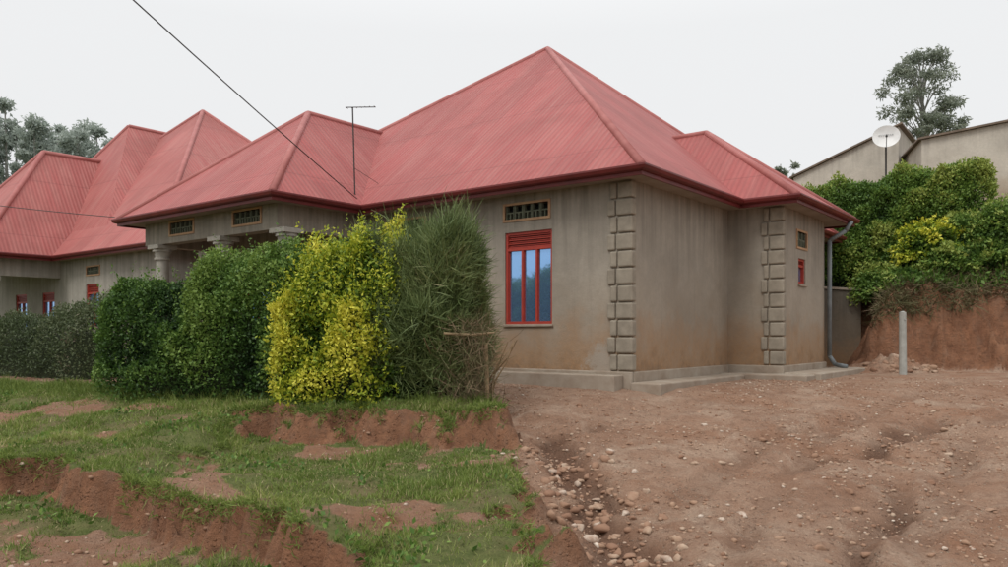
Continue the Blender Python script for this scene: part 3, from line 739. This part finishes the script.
# ------------------------------------------------------------ post, retaining wall
R=empty('concrete_post',(7.98,15.6,-.8)); m=MB()
m.tube((7.98,15.6,-1.0),(7.97,15.6,.46),.075,.068,12); m.tube((7.97,15.6,.462),(7.97,15.6,.48),.055,.02,12); m.tube((7.97,15.53,.3),(7.97,15.45,.3),.01); m.make('shaft',M_post,R,bevel=.006)
M_rw=wall_mat('old_wall',(.19,.16,.125),-.9,1.2)
R=empty('retaining_wall',(8.5,20,-.5)); m=MB(); m.hexa([(6.5,20.0,-1.2),(9.12,19.9,-1.2),(9.12,20.16,-1.2),(6.5,20.2,-1.2),(6.5,20.0,1.28),(9.12,19.9,1.12),(9.12,20.16,1.12),(6.5,20.2,1.28)])
m.make('wall_body',M_rw,R,bevel=.02)
m=MB(); m.hexa([(6.5,19.95,1.283),(9.15,19.85,1.123),(9.15,20.2,1.123),(6.5,20.25,1.283),(6.5,19.95,1.34),(9.15,19.85,1.18),(9.15,20.2,1.18),(6.5,20.25,1.34)]); m.make('coping',M_pl,R)

# ------------------------------------------------------------ hill hedge and bushes
def gz(x,y): return float(height(x,y))
hp=[(7.6,21.4,1.2,3.55),(9.0,21.2,1.3,3.85),(10.6,20.8,1.6,4.2),(12.0,20.4,1.9,4.45),(12.5,20.3,1.9,4.1)]
Hd=empty('hill_hedge',(10,21,2)); P,out,l1,r=hedge_pts(hp,1.0,78000,.6,43,.40,.9,zv=.2)
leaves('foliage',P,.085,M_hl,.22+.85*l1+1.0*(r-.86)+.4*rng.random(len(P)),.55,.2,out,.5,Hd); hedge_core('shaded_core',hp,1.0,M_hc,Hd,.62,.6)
def bush(name,c,rad,n,size,mat,seed,bias=0,lump=.55):
    d=rdir(n); d[:,2]=np.where(d[:,2]<-.5,-d[:,2],d[:,2]); d/=np.linalg.norm(d,axis=1,keepdims=True)
    az=np.arctan2(d[:,1],d[:,0]); l=vn(az*2.2+9,d[:,2]*3.5,seed)-.5+.6*(vn(az*6,d[:,2]*8,seed+1)-.5)
    r=(.5+.52*rng.random(n)**.6)*(1+lump*l)
    P=np.array(c)+d*r[:,None]*np.array(rad)
    R=empty(name,c)
    leaves('foliage',P,size,mat,.3+bias+.9*l+.8*(r-.85)+.4*rng.random(n),.55,.2,d,.5,R)  # random tint, with inner shade coloured in: low r is darker
    k=MB(); g0=gz(c[0],c[1])
    for j in range(5):
        k.tube((c[0]+.08*j-.16,c[1]+.2,g0-.15),(c[0]+(j-2)*.2*rad[0],c[1]+.1,max(c[2],g0+.2)),.022,.012,6)
    k.make('stems',M_bark,R)
for i,(px_,Yd,rx,rz,up_,b) in enumerate([(885,19.8,.8,.6,.35,0),(930,19.4,.8,.65,.5,.25),(968,19.3,.75,.7,.45,.1),(1010,18.6,.9,.8,.5,-.05),(905,20.1,.95,.8,.6,.1),(1045,18.0,.9,.9,.5,0),(905,19.2,.6,.4,.15,-.15),(950,18.9,.65,.45,.15,-.1),(990,18.6,.6,.45,.15,-.05),(835,20.9,.8,.6,1.0,-.05)]):
    X_=(px_-504)/780*Yd; Zc=gz(X_,Yd)+up_ if i!=9 else 1.9
    bush('bush',(X_,Yd,Zc),(rx,.65,rz),8000,.085,M_hl if i not in(1,) else M_yl,100+i*7,b if i!=1 else -.25)

# ------------------------------------------------------------ hill houses
M_hw=wall_mat('whitewashed_wall',(.58,.53,.45),4.0,7.0,stain=(.38,.25,.15),amt=.6)
M_rr=simple('rusty_sheet',(.20,.15,.11),(.12,.09,.07),3,.7,.2)
def quadhouse(name,P1,P2,back,z0,zt1,zt2,ov=.25):
    R=empty(name,(P1[0],P1[1],z0)); P1=Vector((*P1,0));P2=Vector((*P2,0)); d=(P2-P1).normalized(); nb=Vector((-d.y,d.x,0)); 
    if nb.y<0: nb=-nb
    B=nb*back
    m=MB(); L=lambda p,z:(p.x,p.y,z)
    m.hexa([L(P1,z0),L(P2,z0),L(P2+B,z0),L(P1+B,z0),L(P1,zt1),L(P2,zt2),L(P2+B,zt2),L(P1+B,zt1)]); m.make('walls',M_hw,R)
    m=MB(); A=P1-d*ov-nb*ov; Bq=P2+d*ov-nb*ov; k=(zt2-zt1)/(P2-P1).length; e1=zt1-k*ov+.01;e2=zt2+k*ov+.01; BB=nb*(back+2*ov)
    m.hexa([L(A,e1),L(Bq,e2),L(Bq+BB,e2),L(A+BB,e1),L(A,e1+.06),L(Bq,e2+.06),L(Bq+BB,e2+.06),L(A+BB,e1+.06)]); m.make('roof',M_rr,R)
    return R,P1,P2,d,nb
quadhouse('hilltop_house',(10.4,28),(13.15,26),5,2,5.65,6.95,.12)
R,P1,P2,d,nb=quadhouse('hilltop_house',(12.85,24),(17.5,22.6),4,2.5,6.0,6.75,.12)
m=MB()
for (s0,z0) in ((1.3,4.6),):
    q0=P1+d*s0-nb*.01; q1=P1+d*(s0+.5)-nb*.01; e=-nb*.03
    m.hexa([(q0.x,q0.y,z0),(q1.x,q1.y,z0),(q1.x+e.x,q1.y+e.y,z0),(q0.x+e.x,q0.y+e.y,z0),(q0.x,q0.y,z0+.5),(q1.x,q1.y,z0+.5),(q1.x+e.x,q1.y+e.y,z0+.5),(q0.x+e.x,q0.y+e.y,z0+.5)])
m.make('window_shutter',M_metal,R)
M_dish=simple('dish_white',(.72,.72,.70),(.6,.6,.58),4,.4,0)
c=Vector((12.15,24.8,6.28)); R=empty('satellite_dish',c); ax=Vector((-.45,-1,.25)).normalized(); xx=Vector((0,0,1)).cross(ax).normalized(); yy=ax.cross(xx)
mv_=[];mf=[]; nr=8;na=32
for i in range(nr):
    rr_=.40*(i+.02)/(nr-1)
    for j in range(na):
        a=2*math.pi*j/na; q_=c+xx*(rr_*math.cos(a))+yy*(rr_*.92*math.sin(a))+ax*(rr_**2*.6); mv_.append(tuple(q_))
for i in range(nr-1):
    for j in range(na): mf.append((i*na+j,i*na+(j+1)%na,(i+1)*na+(j+1)%na,(i+1)*na+j))
mesh_np('reflector',mv_,mf,M_dish,parent=R,smooth=True)
m=MB(); tip=c+ax*.45-yy*.15
m.tube(c-yy*.35+ax*.08,tip,.012); m.tube(tip-ax*.06,tip+ax*.04,.035,.025); m.tube(c-ax*.02,c-ax*.2,.03); m.tube(c-ax*.2+Vector((0,0,.1)),c-ax*.2-Vector((0,0,1.9)),.03)
for j in range(8):
    q0=c+xx*(-.2+.055*j)+yy*.06+ax*.045; m.tube(q0-yy*(.025),q0+yy*(.025),.008,.008,6)
m.make('arm_and_mount',M_metal,R)

# ------------------------------------------------------------ trees
def tree(name,base,ztop,zc0,rad,nclump,nl,size,mat,seed):
    r_=np.random.default_rng(seed); R=empty(name,base); m=MB(); b=Vector(base); top=Vector((base[0]+r_.normal()*.3,base[1],ztop-.5))
    Hh=ztop-base[2]; tr=Hh*.014+.02
    pts=[b.lerp(top,i/6)+Vector((r_.normal(),r_.normal(),0))*Hh*.012*(i>0) for i in range(7)]
    m.path(pts,[tr*(1-.13*i) for i in range(7)],8)
    C=[];RR=[]
    for k in range(nclump):
        f=r_.random(); z=zc0+(ztop-zc0)*f; prof=math.sin(math.pi*min(1,.18+.80*f))**.6
        a=r_.random()*6.28; rr=rad*prof*(.35+.65*r_.random()); c=Vector((b.x+rr*math.cos(a),b.y+rr*math.sin(a),z)); C.append(c); RR.append(rad*(.12+.14*r_.random()))
        st=b.lerp(top,min(.97,max(.1,(z-rad*.6-base[2])/Hh))); m.path([st,st.lerp(c,.5)+Vector((0,0,.1*rad)),c],[tr*.3,tr*.17,tr*.06],5)
    m.make('trunk_and_limbs',M_fbark,R)
    P=[];T=[]
    for c,q_ in zip(C,RR):
        n=nl//nclump; d=rdir(n); rr=q_*rng.random(n)**.5; P.append(np.array(c)+d*rr[:,None]*np.array([1.2,1.2,.75])); T.append(.2+.4*rng.random(n)+.25*d[:,2]+.25*rng.random())
    leaves('foliage',np.concatenate(P),size,mat,np.concatenate(T),.35,-.2,parent=R)
tree('eucalyptus_tree',(24.3,45,5.5),16.4,11.2,2.5,60,9000,.22,M_tr,5)
tree('small_tree',(15.3,42,4),9.7,8.0,.9,10,1500,.2,M_tr,8)
R=empty('distant_trees',(-45,80,0)); m=MB(); P=[];T=[]
r_=np.random.default_rng(3)
for k in range(26):
    X_=-62+24*k/25+r_.normal()*.8; Y_=78+8*r_.random(); px_=504+780*X_/Y_
    ty=np.interp(px_,[-120,0,20,55,90,112,140],[100,108,118,122,126,128,165])+r_.normal()*6; zt=(335-ty)*Y_/780
    m.path([(X_,Y_,-1),(X_+.3,Y_,zt*.5),(X_,Y_,zt-1)],[.3,.2,.06],6)
    for j in range(22):
        f=r_.random(); z=zt*.35+(zt*.65)*f; rr=3.0*math.sin(math.pi*min(1,.25+.72*f))*(.3+.7*r_.random()); a=r_.random()*6.28
        c=np.array([X_+rr*math.cos(a),Y_+rr*math.sin(a),z-.5]); n=190; d=rdir(n); q_=1.1*r_.random()**.4
        P.append(c+d*(q_*rng.random(n)**.5)[:,None]*np.array([1.1,1.1,.8])); T.append(.15+.4*rng.random(n)+.3*d[:,2]+.2*r_.random())
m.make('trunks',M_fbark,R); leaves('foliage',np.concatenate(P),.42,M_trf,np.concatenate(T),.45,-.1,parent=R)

# ------------------------------------------------------------ light
w=bpy.data.worlds.new("World"); scene.world=w; w.use_nodes=True; nt=w.node_tree; nt.nodes.clear()
o_=nt.nodes.new('ShaderNodeOutputWorld'); bg=nt.nodes.new('ShaderNodeBackground'); nt.links.new(bg.outputs[0],o_.inputs[0])
sky=nt.nodes.new('ShaderNodeTexSky'); sky.sky_type='NISHITA'; sky.sun_disc=False
EL=math.radians(55)
sky.sun_elevation=EL; sky.air_density=1; sky.dust_density=4
hs=nt.nodes.new('ShaderNodeHueSaturation'); hs.inputs['Saturation'].default_value=.15; nt.links.new(sky.outputs[0],hs.inputs['Color'])
tc=nt.nodes.new('ShaderNodeTexCoord'); sp=nt.nodes.new('ShaderNodeSeparateXYZ'); nt.links.new(tc.outputs['Generated'],sp.inputs[0])
rp=nt.nodes.new('ShaderNodeValToRGB'); nt.links.new(sp.outputs[2],rp.inputs[0])
e=rp.color_ramp.elements; e[0].position=0; e[0].color=(8.7,8.75,8.85,1); e[1].position=1; e[1].color=(17,17,17.2,1)
k=e.new(.36); k.color=(9.0,9.1,9.2,1)
mx=nt.nodes.new('ShaderNodeMix'); mx.data_type='RGBA'; mx.inputs[0].default_value=.93
nt.links.new(hs.outputs[0],mx.inputs[6]); nt.links.new(rp.outputs[0],mx.inputs[7]); nt.links.new(mx.outputs[2],bg.inputs[0]); bg.inputs[1].default_value=.1
sl=bpy.data.lights.new('sun','SUN'); sl.energy=1.5; sl.angle=math.radians(20); sl.color=(1,.975,.94)
so=bpy.data.objects.new('sun',sl); scene.collection.objects.link(so)
sd=Vector((-.6*math.cos(EL),-.8*math.cos(EL),math.sin(EL))); so.rotation_euler=sd.to_track_quat('Z','Y').to_euler(); so.location=(0,0,20)
sky.sun_rotation=math.atan2(sd.x,sd.y)

cd=bpy.data.cameras.new('camera'); cam=bpy.data.objects.new('camera',cd); scene.collection.objects.link(cam); scene.camera=cam
cam.location=(0,0,0); cam.rotation_euler=(math.radians(90),0,0); cd.sensor_width=36; cd.lens=780/1008*36; cd.shift_y=(335-283.5)/1008
cd.clip_end=3000; cd.clip_start=.05
